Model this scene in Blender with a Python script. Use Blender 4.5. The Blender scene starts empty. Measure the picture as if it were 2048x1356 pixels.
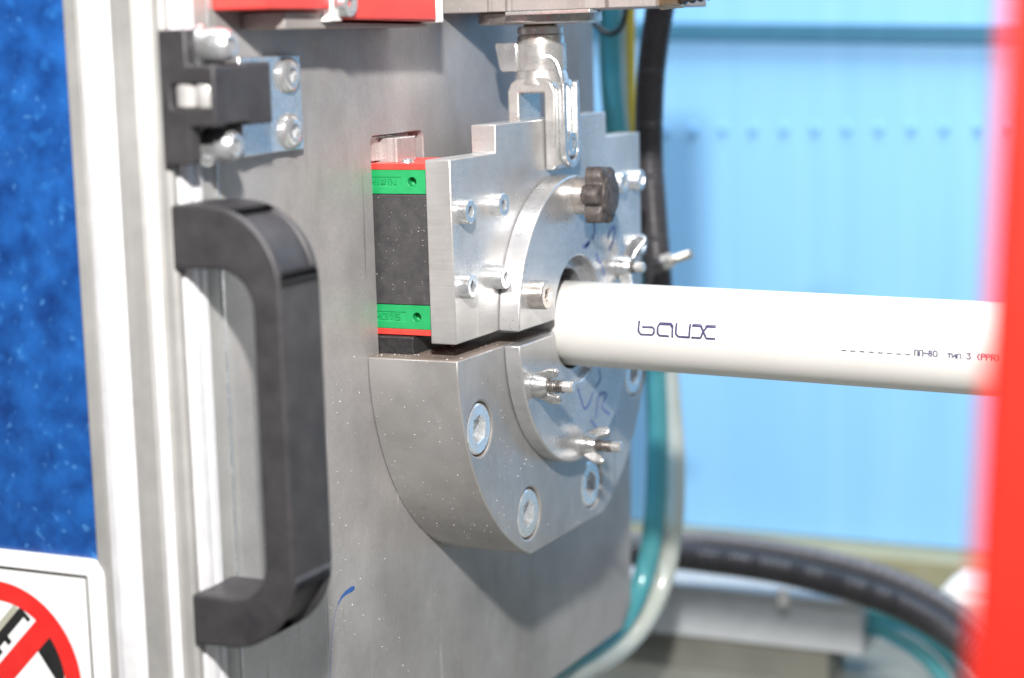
import bpy, bmesh, math, random
from mathutils import Vector, Matrix
random.seed(7)
S = 0.001                      # everything below is written in millimetres
scene = bpy.context.scene
col = scene.collection
# ------------------------------------------------------------------ camera
F = 3916.0                     # focal length in photo pixels (photo 2048 wide)
CAM = Vector((347.3, -685.5, 110.7))
def _rot(a, b, c):
    Rz = Matrix(((math.cos(c), -math.sin(c), 0), (math.sin(c), math.cos(c), 0), (0, 0, 1)))
    Rx = Matrix(((1, 0, 0), (0, math.cos(b), -math.sin(b)), (0, math.sin(b), math.cos(b))))
    Ry = Matrix(((math.cos(a), 0, math.sin(a)), (0, 1, 0), (-math.sin(a), 0, math.cos(a))))
    return Rz @ Rx @ Ry
R0 = _rot(0.45302596, 0.15257018, -0.02898646)
RIGHT = Vector((R0[0][0], R0[0][2], -R0[0][1]))
DOWN = Vector((R0[1][0], R0[1][2], -R0[1][1]))
FWD = Vector((R0[2][0], R0[2][2], -R0[2][1]))
cam_d = bpy.data.cameras.new("camera")
cam = bpy.data.objects.new("camera", cam_d); col.objects.link(cam)
UP, BACK = -DOWN, -FWD
cam.matrix_world = Matrix(((RIGHT.x, UP.x, BACK.x, CAM.x*S), (RIGHT.y, UP.y, BACK.y, CAM.y*S), (RIGHT.z, UP.z, BACK.z, CAM.z*S), (0, 0, 0, 1)))
cam_d.sensor_width = 36; cam_d.lens = F/2048*36
cam_d.clip_start = 0.01; cam_d.clip_end = 50
cam_d.dof.use_dof = True; cam_d.dof.focus_distance = 0.700; cam_d.dof.aperture_fstop = 6.2
scene.camera = cam
# ------------------------------------------------------------------ world, lamps, exposure
w = bpy.data.worlds.new("World"); scene.world = w; w.use_nodes = True
w.node_tree.nodes["Background"].inputs[0].default_value = (0.80, 0.84, 0.92, 1)
w.node_tree.nodes["Background"].inputs[1].default_value = 0.21
def lamp(name, kind, loc, target, energy, color, **kw):
    d = bpy.data.lights.new(name, kind); d.energy = energy; d.color = color
    for k, v in kw.items(): setattr(d, k, v)
    o = bpy.data.objects.new(name, d); col.objects.link(o)
    o.location = Vector(loc)*S
    o.rotation_euler = (Vector(target)-Vector(loc)).to_track_quat('-Z', 'Y').to_euler()
    return o
# camera flash just above the lens, and an unseen fill lamp added overhead to brighten the backdrop
lamp("flash", 'AREA', (338, -650, 385), (20, 0, 0), 13.0, (1.0, 0.965, 0.92), shape='DISK', size=0.035)
lamp("backdrop_fill", 'AREA', (200, 0, 1450), (100, 350, 0), 42.0, (0.95, 0.98, 1.0), shape='RECTANGLE', size=1.2, size_y=0.7)
scene.view_settings.view_transform = 'Standard'; scene.view_settings.look = 'None'
scene.view_settings.exposure = 0.0; scene.view_settings.gamma = 1.0
scene.render.resolution_x = 1024; scene.render.resolution_y = 678

# ------------------------------------------------------------------ pixel helpers (photo pixel -> direction)
def ray(px): return RIGHT*((px[0]-1024)/F) + DOWN*((px[1]-678)/F) + FWD
def un(px, X=None, Y=None, Z=None):
    r = ray(px); i, v = (0, X) if X is not None else (1, Y) if Y is not None else (2, Z)
    return CAM + r*((v-CAM[i])/r[i])
def uncyl(px, rad):            # hit the pipe (axis = world X)
    r = PI_.to_3x3() @ ray(px); C = PI_ @ CAM; a = r.y**2+r.z**2; b = 2*(C.y*r.y+C.z*r.z); c = C.y**2+C.z**2-rad*rad
    t = (-b-math.sqrt(max(b*b-4*a*c, 0)))/(2*a); return C+r*t   # in the pipe's own frame

# ------------------------------------------------------------------ materials
def ramp(nt, fac, stops):
    n = nt.nodes.new('ShaderNodeValToRGB'); e = n.color_ramp.elements
    while len(e) < len(stops): e.new(0.5)
    for el, (p, c) in zip(e, stops):
        el.position = p; el.color = (c, c, c, 1) if not isinstance(c, tuple) else (*c, 1)
    nt.links.new(fac, n.inputs[0]); return n.outputs[0]
def noise(nt, scale, detail=4, stretch=(1, 1, 1), rot=(0, 0, 0), rough=0.55, dist=0.0):
    tc = nt.nodes.new('ShaderNodeTexCoord'); mp = nt.nodes.new('ShaderNodeMapping')
    mp.inputs['Scale'].default_value = stretch; mp.inputs['Rotation'].default_value = rot
    geo = nt.nodes.new('ShaderNodeNewGeometry')
    nt.links.new(geo.outputs['Position'], mp.inputs[0])
    n = nt.nodes.new('ShaderNodeTexNoise'); n.inputs['Scale'].default_value = scale; n.inputs['Detail'].default_value = detail
    n.inputs['Roughness'].default_value = rough; n.inputs['Distortion'].default_value = dist
    nt.links.new(mp.outputs[0], n.inputs[0]); nt.nodes.remove(tc); return n.outputs[0]
def mixc(nt, fac, a, b):
    m = nt.nodes.new('ShaderNodeMix'); m.data_type = 'RGBA'
    for k, v in ((0, fac), (6, a), (7, b)):
        if hasattr(v, 'links'): nt.links.new(v, m.inputs[k])
        elif k == 0: m.inputs[0].default_value = v
        else: m.inputs[k].default_value = (*v, 1)
    return m.outputs[2]
MATS = {}
def mat(name, c1, c2=None, rough=0.4, rvar=0.0, metal=0.0, scale=120, stretch=(1, 1, 1), bump=0.0, bscale=None, bstretch=None, spec=0.5, trans=0.0, coat=0.0, ior=1.45, detail=4):
    m = bpy.data.materials.new(name); m.use_nodes = True; nt = m.node_tree; p = nt.nodes['Principled BSDF']
    c2 = c2 or tuple(min(1, x*1.18) for x in c1)
    n = noise(nt, scale, detail, stretch)
    nt.links.new(mixc(nt, ramp(nt, n, [(0.3, 0.0), (0.7, 1.0)]), c1, c2), p.inputs['Base Color'])
    p.inputs['Metallic'].default_value = metal; p.inputs['Specular IOR Level'].default_value = spec
    p.inputs['Transmission Weight'].default_value = trans; p.inputs['Coat Weight'].default_value = coat; p.inputs['IOR'].default_value = ior
    n2 = noise(nt, scale*0.6+17, 5, stretch)
    nt.links.new(ramp(nt, n2, [(0.3, max(rough-rvar, 0.03)), (0.7, min(rough+rvar, 1))]), p.inputs['Roughness'])
    if bump:
        b = nt.nodes.new('ShaderNodeBump'); b.inputs['Strength'].default_value = bump; b.inputs['Distance'].default_value = 0.0003
        nt.links.new(noise(nt, bscale or scale*4, 4, bstretch or stretch), b.inputs['Height'])
        nt.links.new(b.outputs[0], p.inputs['Normal'])
    MATS[name] = m; return m
def steel(name, c, rough, metal, brush=None, scratches=0.0, stain=None, bump=0.15, specks=0.0, fineamt=0.22):
    """machined metal: broad mottling, fine brushing, optional scratches, stains and dust specks"""
    m = bpy.data.materials.new(name); m.use_nodes = True; nt = m.node_tree; p = nt.nodes['Principled BSDF']
    p.inputs['Metallic'].default_value = metal
    big = noise(nt, 22, 6, rough=0.65)
    cc = mixc(nt, ramp(nt, big, [(0.3, 0.0), (0.7, 1.0)]), tuple(x*0.76 for x in c), tuple(min(1, x*1.18) for x in c))
    fine = noise(nt, 60 if brush else 700, 5, brush or (1, 1, 1), rough=0.7)
    cc = mixc(nt, ramp(nt, fine, [(0.35, fineamt), (0.65, 0.0)]), cc, tuple(x*0.55 for x in c))
    if stain:
        st = noise(nt, 14, 5, (1, 1, 0.35), rough=0.7, dist=0.4)
        cc = mixc(nt, ramp(nt, st, [(0.55, 0.0), (0.75, 0.55)]), cc, stain)
    if scratches:
        for k, (ang, sc, th) in enumerate(((0.35, 260, 0.70), (-0.6, 230, 0.72), (1.2, 300, 0.725))):
            s = noise(nt, sc, 2, (1, 1, 0.03), (ang, 0, 0), rough=0.4, dist=0.25)
            msk = noise(nt, 20+7*k, 2)
            mm = nt.nodes.new('ShaderNodeMath'); mm.operation = 'MULTIPLY'
            nt.links.new(ramp(nt, s, [(th, 0.0), (th+0.02, scratches)]), mm.inputs[0]); nt.links.new(ramp(nt, msk, [(0.48, 0.0), (0.62, 1.0)]), mm.inputs[1])
            cc = mixc(nt, mm.outputs[0], cc, tuple(x*0.28 for x in c) if k < 2 else tuple(min(1, x*1.6) for x in c))
    if specks:
        v = noise(nt, 900, 1); cc = mixc(nt, ramp(nt, v, [(0.74, 0.0), (0.77, specks)]), cc, (0.75, 0.74, 0.72))
    nt.links.new(cc, p.inputs['Base Color'])
    r = noise(nt, 35, 6, rough=0.7)
    nt.links.new(ramp(nt, r, [(0.3, max(0.05, rough-0.13)), (0.7, rough+0.12)]), p.inputs['Roughness'])
    b = nt.nodes.new('ShaderNodeBump'); b.inputs['Strength'].default_value = bump; b.inputs['Distance'].default_value = 0.0002
    nt.links.new(fine, b.inputs['Height']); nt.links.new(b.outputs[0], p.inputs['Normal'])
    MATS[name] = m; return m
steel('plate_steel', (0.42, 0.405, 0.405), 0.44, 0.42, None, 0.5, (0.22, 0.18, 0.15), 0.12, 0.25)
steel('block_steel', (0.42, 0.41, 0.405), 0.36, 0.55, (1, 1, 5), 0.2, (0.27, 0.24, 0.21), 0.05, 0.5, 0.08)
steel('block_face', (0.45, 0.45, 0.46), 0.35, 0.6, (1, 8, 1), 0.3, None, 0.08, 0.3)
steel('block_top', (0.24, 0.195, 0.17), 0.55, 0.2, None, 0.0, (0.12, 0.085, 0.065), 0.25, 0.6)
steel('jaw_aluminium', (0.56, 0.55, 0.545), 0.34, 0.62, (1, 1.2, 24), 0.2, None, 0.22, 0.1)
steel('ring_aluminium', (0.54, 0.54, 0.55), 0.32, 0.65, (1, 2, 10), 0.3, None, 0.10, 0.1)
steel('rail_steel', (0.55, 0.51, 0.50), 0.3, 0.5, (1, 10, 1), 0.0, None, 0.1)
steel('profile_aluminium', (0.40, 0.395, 0.385), 0.45, 0.3, (10, 10, 0.3), 0.0, None, 0.05)
steel('dark_cast', (0.36, 0.33, 0.32), 0.55, 0.35, None, 0.0, (0.2, 0.17, 0.15), 0.3, 0.4)
mat('pale_strip', (0.66, 0.66, 0.68), rough=0.3, rvar=0.05, metal=0.1)
mat('roller_grey', (0.34, 0.335, 0.33), (0.42, 0.41, 0.40), 0.35, 0.05, 0.1)
mat('nut_zinc', (0.40, 0.40, 0.40), (0.62, 0.62, 0.62), 0.28, 0.1, 0.85, 350, bump=0.15)
mat('thread_dark', (0.10, 0.09, 0.085), (0.30, 0.28, 0.27), 0.35, 0.1, 0.8, 500)
mat('zinc', (0.58, 0.60, 0.62), (0.72, 0.73, 0.74), 0.25, 0.08, 0.8, 300, bump=0.08)
mat('bolt_zinc', (0.78, 0.80, 0.83), (0.90, 0.91, 0.92), 0.26, 0.1, 0.8, 300, bump=0.1)
mat('nickel', (0.60, 0.59, 0.57), (0.72, 0.71, 0.70), 0.28, 0.08, 0.75, 250, bump=0.08)
mat('old_nickel', (0.50, 0.46, 0.43), (0.66, 0.62, 0.58), 0.33, 0.1, 0.9, 400, bump=0.2)
mat('brass', (0.52, 0.33, 0.18), (0.62, 0.45, 0.30), 0.3, 0.1, 0.9, 200)
mat('carriage_dark', (0.06, 0.058, 0.062), (0.09, 0.086, 0.09), 0.42, 0.1, 0.35, 260, bump=0.3, bscale=1500)
mat('green_plastic', (0.012, 0.27, 0.085), (0.02, 0.33, 0.11), 0.38, 0.06, 0, 200)
mat('red_plastic', (0.62, 0.045, 0.035), (0.68, 0.06, 0.045), 0.4, 0.06, 0, 200)
mat('red_paint', (0.62, 0.05, 0.045), (0.66, 0.06, 0.05), 0.35, 0.05, 0, 60)
mat('post_red', (0.40, 0.010, 0.005), (0.43, 0.013, 0.006), 0.45, 0.05, 0, 20)
mat('black_plastic', (0.028, 0.026, 0.029), (0.045, 0.043, 0.046), 0.46, 0.1, 0, 120, bump=0.35, bscale=1600)
mat('knob_plastic', (0.035, 0.03, 0.03), (0.10, 0.085, 0.08), 0.5, 0.1, 0, 500, bump=0.3, bscale=1800)
mat('braid_black', (0.012, 0.012, 0.014), (0.085, 0.08, 0.088), 0.38, 0.1, 0.1, 1300)
mat('braid_grey', (0.06, 0.06, 0.065), (0.24, 0.23, 0.25), 0.4, 0.1, 0.1, 1300)
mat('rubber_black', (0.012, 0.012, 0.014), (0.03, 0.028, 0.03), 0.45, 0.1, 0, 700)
mat('pipe_white', (0.71, 0.70, 0.675), (0.74, 0.73, 0.705), 0.33, 0.06, 0, 30, bump=0.03, bscale=300)
mat('sign_white', (0.80, 0.80, 0.80), (0.84, 0.84, 0.84), 0.35, 0.05, 0, 40)
mat('sign_red', (0.66, 0.02, 0.018), (0.70, 0.03, 0.025), 0.4, 0.05)
mat('sign_black', (0.012, 0.011, 0.012), (0.02, 0.02, 0.02), 0.5, 0.05)
mat('sign_grey', (0.35, 0.35, 0.28), (0.42, 0.42, 0.34), 0.5, 0.05)
mat('ink_navy', (0.025, 0.025, 0.085), (0.06, 0.06, 0.14), 0.55, 0.05, 0, 900)
mat('marker_blue', (0.02, 0.08, 0.30), (0.05, 0.13, 0.36), 0.4, 0.05, 0, 600)
mat('marker_faint', (0.06, 0.11, 0.34), (0.17, 0.22, 0.38), 0.4, 0.05, 0, 700)
mat('panel_blue', (0.003, 0.03, 0.15), (0.012, 0.10, 0.37), 0.30, 0.14, 0.0, 95, coat=0.3, detail=10, bump=0.4, bscale=260)
def add_specks(name, scale, th, c):
    nt = MATS[name].node_tree; p = nt.nodes['Principled BSDF']; old = p.inputs['Base Color'].links[0].from_socket
    n1 = ramp(nt, noise(nt, scale, 1), [(th, 0.0), (th+0.09, 0.38)])
    nt.links.new(mixc(nt, n1, old, c), p.inputs['Base Color'])
add_specks('panel_blue', 300, 0.67, (0.10, 0.32, 0.66)); add_specks('panel_blue', 150, 0.64, (0.02, 0.15, 0.46))
mat('backdrop_blue', (0.235, 0.53, 0.88), (0.275, 0.58, 0.93), 0.55, 0.1, 0, 9, (6, 6, 0.25))
mat('backdrop_seam', (0.03, 0.14, 0.24), (0.04, 0.17, 0.28), 0.6, 0.1)
mat('rivet_blue', (0.20, 0.47, 0.83), (0.22, 0.50, 0.85), 0.5, 0.1)
mat('khaki_frame', (0.26, 0.25, 0.15), (0.31, 0.30, 0.20), 0.5, 0.1, 0, 60)
mat('table_grey', (0.17, 0.17, 0.145), (0.22, 0.22, 0.19), 0.55, 0.1, 0, 30)
mat('trunking_grey', (0.44, 0.46, 0.48), (0.50, 0.52, 0.54), 0.5, 0.05, 0, 100)
mat('white_plastic', (0.74, 0.72, 0.70), (0.8, 0.79, 0.77), 0.45, 0.05, 0, 100)
mat('teal_tube', (0.09, 0.38, 0.43), (0.14, 0.48, 0.52), 0.16, 0.04, 0, 60, trans=0.55)
mat('clear_tube', (0.62, 0.66, 0.60), (0.72, 0.75, 0.70), 0.15, 0.04, 0, 60, trans=0.55)
mat('yellow_tube', (0.52, 0.42, 0.04), (0.6, 0.5, 0.08), 0.3, 0.04, 0, 60)
mat('flake_white', (0.72, 0.71, 0.69), (0.82, 0.81, 0.8), 0.5, 0.05, 0, 400)
mat('grime', (0.05, 0.035, 0.03), (0.12, 0.085, 0.07), 0.7, 0.1, 0, 500, bump=0.5)

# ------------------------------------------------------------------ object helpers
def obj(name, bm, m, parent=None, smooth=None, bevel=0.0, seg=2):
    if isinstance(bm, bmesh.types.BMesh):
        bmesh.ops.recalc_face_normals(bm, faces=bm.faces[:])
        me = bpy.data.meshes.new(name); bm.to_mesh(me); bm.free()
    else: me = bm
    if m is not None and not me.materials: me.materials.append(MATS[m])
    o = bpy.data.objects.new(name, me); col.objects.link(o)
    if smooth is not None:
        me.shade_smooth()
        try: me.set_sharp_from_angle(angle=math.radians(smooth))
        except Exception: pass
    if bevel:
        b = o.modifiers.new('edge', 'BEVEL'); b.width = bevel*S; b.segments = seg; b.limit_method = 'ANGLE'; b.angle_limit = math.radians(40)
        b.harden_normals = False
    if parent is not None: o.parent = parent
    return o
def tag(o, label, cat, group=None, kind=None):
    if label: o['label'] = label
    if cat: o['category'] = cat
    if group: o['group'] = group
    if kind: o['kind'] = kind
    return o
def thing(name, label, cat, group=None, loc=(0, 0, 0)):
    o = bpy.data.objects.new(name, None); col.objects.link(o); o.empty_display_size = 0.01
    o.location = Vector(loc)*S
    bpy.context.view_layer.update() if False else None
    return tag(o, label, cat, group)
def ax(axis, u, v, t):         # (u,v) in the section plane, t along the axis
    return (t, u, v) if axis == 'X' else (u, t, v) if axis == 'Y' else (u, v, t)
def prism(pts, axis, a, b, bm=None):
    bm = bm or bmesh.new()
    A = [bm.verts.new(Vector(ax(axis, u, v, a))*S) for u, v in pts]
    B = [bm.verts.new(Vector(ax(axis, u, v, b))*S) for u, v in pts]
    bm.faces.new(A); bm.faces.new(B[::-1]); n = len(pts)
    for i in range(n): bm.faces.new((A[i], B[i], B[(i+1) % n], A[(i+1) % n]))
    return bm
def box(x0, x1, y0, y1, z0, z1, bm=None):
    return prism([(x0, y0), (x1, y0), (x1, y1), (x0, y1)], 'Z', z0, z1, bm)
def arc(cx, cy, r, a0, a1, n): return [(cx+r*math.cos(math.radians(a0+(a1-a0)*i/n)), cy+r*math.sin(math.radians(a0+(a1-a0)*i/n))) for i in range(n+1)]
def rrect(x0, x1, y0, y1, r, n=5):
    return arc(x1-r, y1-r, r, 0, 90, n)+arc(x0+r, y1-r, r, 90, 180, n)+arc(x0+r, y0+r, r, 180, 270, n)+arc(x1-r, y0+r, r, 270, 360, n)
def loft(loops, axis, cu, cv, n=32, bm=None, phase=0.0):
    """loops: (t, radius or function of angle); solid of stacked rings along an axis"""
    bm = bm or bmesh.new(); rings = []
    for t, r in loops:
        ring = []
        for i in range(n):
            th = 2*math.pi*i/n+phase; rr = r(th) if callable(r) else r
            ring.append(bm.verts.new(Vector(ax(axis, cu+rr*math.cos(th), cv+rr*math.sin(th), t))*S))
        rings.append(ring)
    for A, B in zip(rings, rings[1:]):
        for i in range(n): bm.faces.new((A[i], A[(i+1) % n], B[(i+1) % n], B[i]))
    bm.faces.new(rings[0]); bm.faces.new(rings[-1][::-1]); return bm
def hexr(r):
    return lambda th: r*math.cos(math.pi/6)/math.cos((th % (math.pi/3))-math.pi/6)
def tube(pts, r, n=12, ridge=0.0, pitch=2.0, step=None, bm=None):
    """swept tube through the points (Catmull-Rom), optional corrugation"""
    P = [Vector(p) for p in pts]; P = [2*P[0]-P[1]]+P+[2*P[-1]-P[-2]]
    path = []
    for i in range(1, len(P)-2):
        L = (P[i+1]-P[i]).length; k = max(2, int(L/(step or 3.0)))
        for j in range(k):
            t = j/k; p0, p1, p2, p3 = P[i-1:i+3]
            path.append(0.5*((2*p1)+(p2-p0)*t+(2*p0-5*p1+4*p2-p3)*t*t+(3*p1-p0-3*p2+p3)*t**3))
    path.append(P[-2]); bm = bm or bmesh.new(); rings = []; nrm = None; s = 0
    for i, p in enumerate(path):
        tg = (path[min(i+1, len(path)-1)]-path[max(i-1, 0)]).normalized()
        if nrm is None: nrm = tg.orthogonal().normalized()
        nrm = (nrm-tg*nrm.dot(tg)).normalized(); bi = tg.cross(nrm)
        if i: s += (p-path[i-1]).length
        rr = r+(ridge*math.sin(2*math.pi*s/pitch) if ridge else 0)
        rings.append([bm.verts.new((p+(nrm*math.cos(2*math.pi*k/n)+bi*math.sin(2*math.pi*k/n))*rr)*S) for k in range(n)])
    for A, B in zip(rings, rings[1:]):
        for i in range(n): bm.faces.new((A[i], A[(i+1) % n], B[(i+1) % n], B[i]))
    bm.faces.new(rings[0]); bm.faces.new(rings[-1][::-1]); return bm
def cut(o, cutters):
    """subtract meshes from o and keep the plain result"""
    tmp = []; par = o.parent; o.parent = None; bpy.context.view_layer.update()
    for c in cutters:
        k = obj('cutter', c, None); tmp.append(k)
        md = o.modifiers.new('cut', 'BOOLEAN'); md.operation = 'DIFFERENCE'; md.solver = 'EXACT'; md.object = k
    dg = bpy.context.evaluated_depsgraph_get(); me = bpy.data.meshes.new_from_object(o.evaluated_get(dg))
    old = o.data; o.modifiers.clear(); o.data = me; me.name = old.name
    for k in tmp: bpy.data.objects.remove(k)
    o.parent = par; return o
def finish(o, bevel=0.0, smooth=35, seg=2):
    o.data.shade_smooth()
    try: o.data.set_sharp_from_angle(angle=math.radians(smooth))
    except Exception: pass
    if bevel:
        b = o.modifiers.new('edge', 'BEVEL'); b.width = bevel*S; b.segments = seg; b.limit_method = 'ANGLE'; b.angle_limit = math.radians(40)
    return o
def ribbon(pts2, wd, to3, bm):
    """flat inked stroke along 2D points; to3 maps (u,v) to mm space"""
    n = len(pts2); L = []
    for i, p in enumerate(pts2):
        a = Vector(pts2[max(i-1, 0)]); b = Vector(pts2[min(i+1, n-1)]); d = (b-a)
        d = d.normalized() if d.length > 1e-9 else Vector((1, 0)); q = Vector((-d.y, d.x)); p = Vector(p)
        ww = wd[i] if isinstance(wd, (list, tuple)) else wd
        ext = d*(ww*0.35)*(-1 if i == 0 else 1 if i == n-1 else 0)
        L.append((bm.verts.new(Vector(to3(*(p+q*ww/2+ext)))*S), bm.verts.new(Vector(to3(*(p-q*ww/2+ext)))*S)))
    for (a, b), (c, d) in zip(L, L[1:]): bm.faces.new((a, b, d, c))
    return bm
def dens(pts, step):
    out = []
    for a, b in zip(pts, pts[1:]):
        a = Vector(a); b = Vector(b); k = max(1, int((b-a).length/step))
        out += [tuple(a+(b-a)*j/k) for j in range(k)]
    return out+[tuple(pts[-1])]
def smoothpts(pts, k=6):
    P = [Vector(p) for p in pts]; P = [2*P[0]-P[1]]+P+[2*P[-1]-P[-2]]; out = []
    for i in range(1, len(P)-2):
        for j in range(k):
            t = j/k; p0, p1, p2, p3 = P[i-1:i+3]
            out.append(tuple(0.5*((2*p1)+(p2-p0)*t+(2*p0-5*p1+4*p2-p3)*t*t+(3*p1-p0-3*p2+p3)*t**3)))
    return out+[tuple(P[-2])]
# shared fastener meshes, axis +X, seat at the origin
def cap_screw_mesh(name, m, r, h, hexw, knurl=True):
    k = (lambda th: r*(1+0.012*math.cos(24*th))) if knurl else r
    bm = loft([(0, k), (h*0.86, k), (h*0.95, r*0.97), (h, r*0.90), (h, hexr(hexw*1.06)), (h-0.3, hexr(hexw)), (h*0.42, hexr(hexw)), (h*0.36, 0.25)], 'X', 0, 0, 48)
    bmesh.ops.recalc_face_normals(bm, faces=bm.faces[:])
    me = bpy.data.meshes.new(name); bm.to_mesh(me); bm.free(); me.materials.append(MATS[m]); me.shade_smooth()
    try: me.set_sharp_from_angle(angle=math.radians(30))
    except Exception: pass
    return me
def fastener(name, me, parent, x, y, z, rx=0.0, label=None):
    o = bpy.data.objects.new(name, me); col.objects.link(o); o.parent = parent
    o.location = Vector((x, y, z))*S-parent.location; o.rotation_euler = (rx, 0, 0)
    if label: o['label'] = label
    return o
M5 = cap_screw_mesh('cap_screw', 'zinc', 4.3, 4.2, 2.2)
M6 = cap_screw_mesh('cap_screw_long', 'old_nickel', 5.3, 6.2, 2.7)
M12 = cap_screw_mesh('cap_screw_large', 'bolt_zinc', 9.6, 11.0, 5.2, False)

# ------------------------------------------------------------------ setting behind
wall = obj('backdrop_wall', box(-900, 420, 500, 512, -212, 900), 'backdrop_blue'); wall['kind'] = 'structure'
sm = Vector((0, 0, 108))
bm = bmesh.new(); prism([(-700, 139), (418, 97.7), (418, 87.7), (-700, 129)], 'Y', 493, 499.7, bm)
obj('seam_strip', bm, 'backdrop_seam', wall)
rv = None
for i in range(33):
    x = -258+20.2*i
    if rv is None:
        rv = obj('rivet', loft([(499.8, 3.2), (498.6, 3.0), (497.6, 1.8)], 'Y', 0, 0, 14), 'rivet_blue', wall, 40); rvm = rv.data
        rv.location = Vector((x, 0, 49.5))*S
    else:
        o = bpy.data.objects.new('rivet', rvm); col.objects.link(o); o.parent = wall; o.location = Vector((x, 0, 49.5))*S
ledge = obj('frame_ledge', box(-900, 420, 470, 512, -238, -213), 'khaki_frame', bevel=1.5); ledge['kind'] = 'structure'
table = obj('machine_table', box(-900, 1500, -260, 1200, -262, -240), 'table_grey'); table['kind'] = 'structure'

# cable trunking with slotted wall, white block, hoses
t = thing('cable_trunking', 'grey plastic cable trunking lying behind the steel plate', 'trunking')
bm = prism([(300, -194), (340, -194), (340, -221), (300, -221)], 'X', -220, 70)
obj('duct', bm, 'trunking_grey', t, bevel=0.8)
obj('cover', box(-220, 69.5, 298.6, 341.4, -193.8, -191.5), 'trunking_grey', t, bevel=0.5)
obj('clip', box(24, 30, 297.4, 299.9, -197, -188), 'white_plastic', t, bevel=0.4)
for zz in (-240, ):
    obj('foot', box(-180, 50, 304, 336, -239.8, -221.2), 'table_grey', t)
wb = thing('white_block', 'white plastic block half hidden behind the red post', 'block')
obj('body', box(84, 170, 400, 452, -239.8, -214), 'white_plastic', wb, bevel=3)
obj('cap', box(90, 164, 405, 447, -213.9, -209), 'white_plastic', wb, bevel=2)
def hose(name, pts, r, m, label, cat, group=None, **kw):
    return tag(obj(name, tube(pts, r, **kw), m, smooth=60), label, cat, group)
P = lambda x, y, Y: tuple(un((x, y), Y=Y))
hose('braided_hose', [P(1180, 1105, 262), P(1300, 1108, 262), P(1410, 1120, 265), P(1560, 1142, 268), P(1716, 1182, 270), P(1830, 1226, 268), P(1930, 1290, 262), P(2030, 1380, 255)], 7.0, 'braid_black',
     'black braided hose arching over the front of the cable trunking', 'hose', n=20, ridge=0.5, pitch=3.2, step=0.8)
hose('braided_hose', [P(1180, 1092, 292), P(1300, 1088, 292), P(1420, 1086, 295), P(1560, 1104, 298), P(1716, 1138, 300), P(1830, 1180, 298), P(1930, 1240, 292), P(2030, 1330, 285)], 6.0, 'braid_grey',
     'greyer braided hose running just above the black one', 'hose', n=18, ridge=0.4, pitch=2.8, step=0.8)
hose('teal_air_line', [P(1600, 1235, 315), P(1735, 1229, 315), P(1825, 1254, 312), P(1895, 1308, 308), P(1960, 1400, 300)], 4.2, 'teal_tube',
     'upper teal air tube leaving the right end of the trunking', 'tube', 'air tubes leaving the trunking')
hose('teal_air_line', [P(1600, 1268, 312), P(1735, 1256, 312), P(1795, 1276, 308), P(1865, 1328, 303), P(1920, 1420, 295)], 4.2, 'teal_tube',
     'lower teal air tube leaving the right end of the trunking', 'tube', 'air tubes leaving the trunking')
hose('teal_hose', [P(1222, -40, 175), P(1220, 120, 178), P(1232, 260, 180), P(1270, 420, 182), P(1300, 600, 184), P(1312, 780, 186), P(1314, 920, 186), P(1306, 1060, 182), P(1278, 1180, 172), P(1225, 1268, 150), tuple(un((1130, 1330), Y=95)), tuple(un((1000, 1372), Y=45))], 5.2, 'teal_tube',
     'teal hose hanging behind the plate edge and curving under it', 'hose')
hose('clear_hose', [P(1243, -40, 186), P(1243, 120, 188), P(1252, 260, 190), P(1290, 420, 192), P(1322, 600, 194), P(1340, 780, 196), P(1350, 930, 196), P(1343, 1080, 192), P(1312, 1200, 180), P(1250, 1290, 158), tuple(un((1150, 1348), Y=105)), tuple(un((1010, 1392), Y=50))], 5.0, 'clear_tube',
     'clear milky hose running outside the teal hose', 'hose')
hose('yellow_cable', [P(1262, -40, 176), P(1262, 130, 178), P(1268, 270, 180), P(1290, 420, 184), P(1303, 560, 188)], 2.1, 'yellow_tube',
     'thin yellow cable beside the black conduit', 'cable')
hose('black_conduit', [P(1334, -60, 128), P(1316, 40, 130), P(1301, 160, 132), P(1298, 300, 133), P(1306, 430, 134), P(1316, 560, 136), P(1318, 640, 142), P(1310, 690, 168), P(1296, 715, 205)], 6.4, 'braid_black',
     'black corrugated conduit running down past the jaw edge', 'conduit', n=18, ridge=0.35, pitch=2.4, step=0.6)
hose('black_loop', [tuple(un(p, Y=150)) for p in ((1178, 20), (1188, 45), (1204, 62), (1219, 68), (1236, 62), (1247, 45), (1252, 15))], 1.3, 'rubber_black',
     'thin black cable loop hanging behind the cylinder flange', 'cable')

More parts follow.
